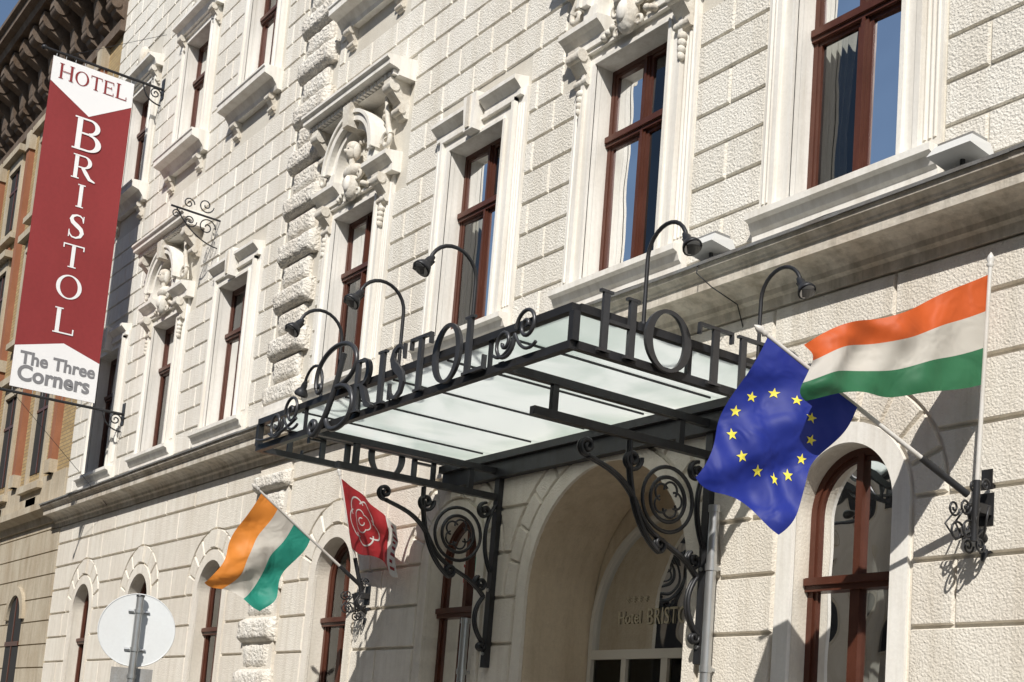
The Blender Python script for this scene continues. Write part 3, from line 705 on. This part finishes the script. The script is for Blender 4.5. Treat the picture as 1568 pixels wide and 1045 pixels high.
def rose(B,SN):
    cu0,cv0=.38,.46
    for s in (1,-1):
        def arc(ox,oy,r0,a0,a1,wd_=.022):
            n=18
            for i in range(n):
                q_=[]
                for aa,rr_ in ((a0+(a1-a0)*i/n,r0),(a0+(a1-a0)*(i+1)/n,r0),(a0+(a1-a0)*(i+1)/n,r0+wd_),(a0+(a1-a0)*i/n,r0+wd_)):
                    q_.append(SN(cu0+(ox+rr_*math.cos(aa))*.85,cv0+(oy+rr_*math.sin(aa))*1.1,s))
                B.add(q_,[(0,1,2,3)],F_w2)
        for k in range(5):
            a=2*pi*k/5+.3; arc(.17*math.cos(a),.17*math.sin(a),.17,a-1.5,a+1.5)
        for k in range(3):
            a=2*pi*k/3; arc(.06*math.cos(a),.06*math.sin(a),.11,a-1.6,a+1.4,.018)
        arc(0,0,.05,0,5.2,.018)
        for k in range(8):
            u0=.87; vv=.07+.11*k; h=.05+.035*(k%3)
            B.add([SN(u0,vv,s),SN(u0+h,vv,s),SN(u0+h,vv+.05,s),SN(u0,vv+.05,s)],[(0,1,2,3)],F_rd)
rf=flag('red_hotel_flag',(-15.18,-.57,4.83),(-15.18,-.33,3.98),(-13.95,-.32,3.58),(-14.0,-.40,4.18),[F_rd],amp=.04,waves=1.2,ph=.3,deco=rose,skew=.5,edge=(.8,F_w2))
poleobj(rf,(-15.18,-.14,3.45),(-15.18,-.585,4.86),name='pole')
def fixture(X,z):
    B=MB(); B.box(X-.05,X+.05,-.035,0,z-.32,z+.30,M_iron); B.box(X-.07,X+.07,-.045,-.035,z-.12,z+.12,M_iron)
    B.tube([(X,-.03,z-.22),(X,-.18,z-.14),(X,-.24,z+.0)],.028,M_iron,8); B.tube([(X,-.03,z-.3),(X,-.06,z-.38)],[.035,.012],M_iron,8)
    for c,r_,s in (((-.30,z-.20),.085,1),((-.16,z-.28),.06,-1),((-.34,z-.03),.065,-1),((-.12,z+.16),.05,1)):
        for dx in (-.05,.05): B.tube([(X+dx,p[0],p[1]) for p in spiral(c,r_,1.5,24,sgn=s)],.009,M_iron,6)
    for dx in (-.12,-.06,.06,.12):
        B.tube([(X+dx*.3,-.08,z-.15),(X+dx,-.22,z-.24),(X+dx*1.5,-.27,z-.12),(X+dx*1.2,-.2,z-.02)],.008,M_iron,6)
    B.box(X-.06,X+.06,-.20,-.03,z-.05,z+.02,M_iron)
    B.obj('flagpole_bracket')
fixture(-5.82,3.55); fixture(-15.18,3.40)

# ================================================================ small things
def downpipe(X,zt):
    B=MB(); B.tube([(X,-.14,0),(X,-.14,zt)],.047,M_zinc,16)
    for z in (1.2,2.4,3.3):
        if z<zt: B.tube([(X,-.14,z-.03),(X,-.14,z+.03)],.056,M_zinc,16); B.box(X-.012,X+.012,-.10,.0,z-.015,z+.015,M_zinc)
    B.tube([(X,-.14,zt-.06),(X,-.14,zt)],.056,M_zinc,16)
    B.obj('drainpipe')
downpipe(-8.62,3.86); downpipe(-12.62,3.0)
def flood(X):
    B=MB(); z=6.17
    B.add([(X-.20,-.44,z+.06),(X+.20,-.44,z+.06),(X+.20,-.12,z+.02),(X-.20,-.12,z+.02),(X-.17,-.38,z+.15),(X+.17,-.38,z+.15),(X+.17,-.16,z+.15),(X-.17,-.16,z+.15)],[(0,3,2,1),(4,5,6,7),(0,1,5,4),(1,2,6,5),(2,3,7,6),(3,0,4,7)],M_lampw)
    B.box(X-.16,X+.16,-.36,-.18,z+.151,z+.18,M_lead); B.tube([(X,-.26,z-.08),(X,-.26,z+.05)],.02,M_iron,8); B.tube([(X-.08,-.26,z-.055),(X+.08,-.26,z-.055)],.018,M_iron,8)
    B.obj('cornice_floodlight')
flood(-8.74); flood(-5.96)
B=MB(); B.tube([(-8.72,-.43,6.05),(-8.70,-.455,5.95),(-8.55,-.40,5.8),(-8.5,-.12,5.7),(-8.5,-.03,5.5),(-8.45,-.03,4.9)],.006,M_iron,5)
B.tube([(x_,-.41+.004*math.sin(x_*9),6.068+.006*math.sin(x_*5)) for x_ in [-13+.2*i for i in range(50)]],.008,M_iron,5); B.obj('power_cable')
# traffic sign seen from behind
sg=MB(); P=Vector((-10.88,-4.35,2.34)); cam0=Vector((0,-8,1.6)); n_=Vector((cam0.x-P.x,cam0.y-P.y,0)).normalized(); rt=Vector((0,0,1)).cross(n_)
sg.tube([P-n_*.010,P+n_*0.002],.30,M_signb,56,smooth=False)
sg.tube([P+n_*.001+(rt*math.cos(a)+Vector((0,0,1))*math.sin(a))*.296 for a in [2*pi*i/56 for i in range(56)]],.005,M_signb,6,True)
pp=P+n_*.06; sg.tube([(pp.x,pp.y,0),(pp.x,pp.y,P.z+.27)],.03,M_zinc,16); sg.tube([(pp.x,pp.y,P.z+.27),(pp.x,pp.y,P.z+.285)],[.036,.03],M_iron,16)
for dz in (.15,-.16): 
    c=pp+Vector((0,0,dz)); sg.tube([c-Vector((0,0,.015)),c+Vector((0,0,.015))],.038,M_zinc,14); 
    a=P+n_*.012+Vector((0,0,dz)); sg.tube([a-rt*.08,a+rt*.08],.012,M_zinc,6); sg.tube([pp+Vector((0,0,dz))-n_*.03,pp+Vector((0,0,dz))+rt*.045],.008,M_zinc,6)
q2=P-Vector((0,0,.44)); V3=[q2+rt*a+Vector((0,0,b_))+n_*c for c in (0,.004) for a,b_ in ((-.16,-.13),(.16,-.13),(.16,.13),(-.16,.13))]
sg.add(V3,[(0,1,2,3),(4,5,6,7),(0,1,5,4),(1,2,6,5),(2,3,7,6),(3,0,4,7)],M_lead)
c=pp+Vector((0,0,-.38)); sg.tube([c-Vector((0,0,.015)),c+Vector((0,0,.015))],.038,M_zinc,14)
sg.obj('traffic_sign')

# ================================================================ NEIGHBOUR
nb=empty('neighbouring_building'); w=MB(); NX0,NX1=-62,XL-.02
w.box(NX0,NX1,.0,10,6.2,18.2,M_brick); w.box(NX0,NX1,-.02,10,0,6.2,M_neiC)
w.prof([(0,5.75),(-.1,5.75),(-.15,5.9),(-.35,6.0),(-.35,6.15),(0,6.28)],NX0,NX1-.3,M_neiC)
w.box(NX0,NX1,-.06,-.0,6.28,6.9,M_neiC)
for k in range(11):
    z=.6+.5*k; w.box(NX0,NX1,-.05,-.02,z+.015,z+.485,M_neiC)
cx=-31.9
while cx>NX0+1:
    for (a,b_) in ((7.1,9.4),(11.2,13.3),(14.6,16.3)):
        for s in (-1,1): w.box(cx+s*.55,cx+s*.68,-.08,0,a-.3,b_+.3,M_neiC)
        w.box(cx-.549,cx+.549,-.012,-.001,a,b_,M_dark); w.box(cx-.549,cx+.549,-.09,0,b_,b_+.3,M_neiC); w.box(cx-.85,cx+.85,-.24,0,b_+.3,b_+.48,M_neiC)
        w.box(cx-.85,cx+.85,-.18,0,a-.45,a-.3,M_neiC); w.box(cx-.4,cx+.4,-.06,0,a-1.2,a-.6,M_neiT)
        w.box(cx-.035,cx+.035,-.03,-.012,a,b_,M_wood); w.box(cx-.549,cx+.549,-.032,-.013,a+(b_-a)*.65,a+(b_-a)*.65+.07,M_wood)
    w.box(cx+1.30,cx+1.58,-.14,0,6.9,16.9,M_neiT); w.box(cx+1.25,cx+1.63,-.18,0,10.3,10.6,M_neiC); w.box(cx+1.25,cx+1.63,-.18,0,16.4,16.9,M_neiC); w.box(cx+1.25,cx+1.63,-.18,0,6.9,7.2,M_neiC)
    w.ring(cx,3.7,.55,.75,-.12,-.05,M_neiC,n=24)
    pts=[(cx-.55,-.056,1.2),(cx+.55,-.056,1.2)]+[(cx+.55*math.cos(pi*k/20),-.056,3.7+.55*math.sin(pi*k/20)) for k in range(21)]
    w.add(pts,[tuple(range(len(pts)))],M_dark)
    w.box(cx-.03,cx+.03,-.075,-.057,1.2,4.2,M_wood); w.box(cx-.55,cx+.55,-.078,-.058,3.1,3.2,M_wood)
    cx-=2.95
w.box(NX0,NX1+.1,-.14,0,16.9,17.15,M_neiD)
w.box(NX0,NX1+.1,-.06,0,17.15,18.6,M_neiD)
x=NX1-.1
while x>NX0:
    pts=[(-.06,18.55),(-.95,18.55),(-.97,18.3),(-.75,18.1),(-.45,17.95),(-.40,17.6),(-.25,17.3),(-.06,17.2)]
    w.prof(pts,x-.17,x+.17,M_neiD)
    w.tube([(x-.2,-.78,18.3),(x+.2,-.78,18.3)],.17,M_neiD,12); w.tube([(x-.2,-.28,17.5),(x+.2,-.28,17.5)],.12,M_neiD,12)
    w.ell((x-.45,-.10,17.85),(.18,.10,.3),M_neiD,10,8)
    x-=.9
w.prof([(0,18.6),(-1.05,18.6),(-1.1,18.75),(-1.25,18.8),(-1.25,18.95),(-1.35,19.0),(-1.35,19.1),(0,19.3)],NX0,NX1+.2,M_neiD)
w.prof([(0,19.3),(-1.3,19.12),(8,24)],NX0,NX1,M_roof)
w.obj('facade',nb)
# ================================================================ OPPOSITE
op=empty('opposite_building'); w=MB(); OY=-22
w.box(-70,25,OY-10,OY,0,19,M_opp)
w.prof([(OY,18.2),(OY+.6,18.4),(OY+.6,18.9),(OY,19.2)],-70,25,M_neiC)
for fl in range(5):
    for k in range(30):
        x=-68+3.1*k; z=1.6+3.6*fl
        w.box(x-.75,x+.75,OY+.0,OY+.06,z-.15,z+2.35,M_neiC); w.box(x-.55,x+.55,OY+.061,OY+.07,z,z+2.2,M_dark)
w.obj('facade',op)
# ================================================================ GROUND
g=MB(); g.quad((-400,-400,-.02),(400,-400,-.02),(400,400,-.02),(-400,400,-.02),M_asph); g.obj('ground')
g=MB(); g.quad((-120,-18.5,0),(60,-18.5,0),(60,-3.3,0),(-120,-3.3,0),M_asph); g.obj('road')
for k,(a,b_) in enumerate(((-3.2,0),(-22,-18.6))):
    g=MB(); g.box(-120,60,a,b_,-.01,.13,M_pave); g.obj('pavement')
    g=MB(); yy=a if k==0 else b_
    g.box(-120,60,(yy-.14 if k==0 else yy),(yy if k==0 else yy+.14),-.01,.135,M_kerb); g.obj('kerb')
g=MB()
for k in range(30): g.quad((-110+5*k,-10.9,.004),(-108+5*k,-10.9,.004),(-108+5*k,-10.78,.004),(-110+5*k,-10.78,.004),M_line)
g.obj('road_markings')

# ================================================================ LIGHT, SKY, CAMERA
sd=Vector((.90,-1,1.15)).normalized()
sl=D.lights.new('sun','SUN'); sl.energy=5.0; sl.angle=math.radians(.5); sl.color=(1,.96,.90)
so=D.objects.new('sun',sl); scene.collection.objects.link(so); so.rotation_euler=(-sd).to_track_quat('-Z','Y').to_euler()
wo=D.worlds.new('World'); scene.world=wo; wo.use_nodes=True; N=wo.node_tree.nodes; bg=N['Background']
sk=N.new('ShaderNodeTexSky'); sk.sky_type='NISHITA'; sk.sun_disc=False; sk.sun_elevation=math.asin(sd.z); sk.sun_rotation=math.atan2(sd.x,sd.y)
sk.dust_density=.8; sk.ozone_density=1.2
wo.node_tree.links.new(sk.outputs[0],bg.inputs[0]); bg.inputs[1].default_value=.10
f=2034.;roll=math.radians(3.98);pitch=math.radians(7.9);az=math.radians(37.8)
F=Vector((-math.cos(az)*math.cos(pitch),math.sin(az)*math.cos(pitch),math.sin(pitch)))
R0=F.cross(Vector((0,0,1))).normalized();U0=R0.cross(F)
Rv=R0*math.cos(roll)+U0*math.sin(roll); Uv=-R0*math.sin(roll)+U0*math.cos(roll)
cd=D.cameras.new('camera'); cam=D.objects.new('camera',cd); scene.collection.objects.link(cam)
cam.matrix_world=Matrix(((Rv.x,Uv.x,-F.x,0),(Rv.y,Uv.y,-F.y,-8),(Rv.z,Uv.z,-F.z,1.6),(0,0,0,1)))
cd.sensor_width=36; cd.lens=f/1568*36; cd.shift_x=-(928-784)/1568; cd.shift_y=(873-522.5)/1568; cd.clip_end=1500; cd.clip_start=.1
scene.camera=cam
scene.view_settings.view_transform='Standard'; scene.view_settings.look='None'; scene.view_settings.exposure=0
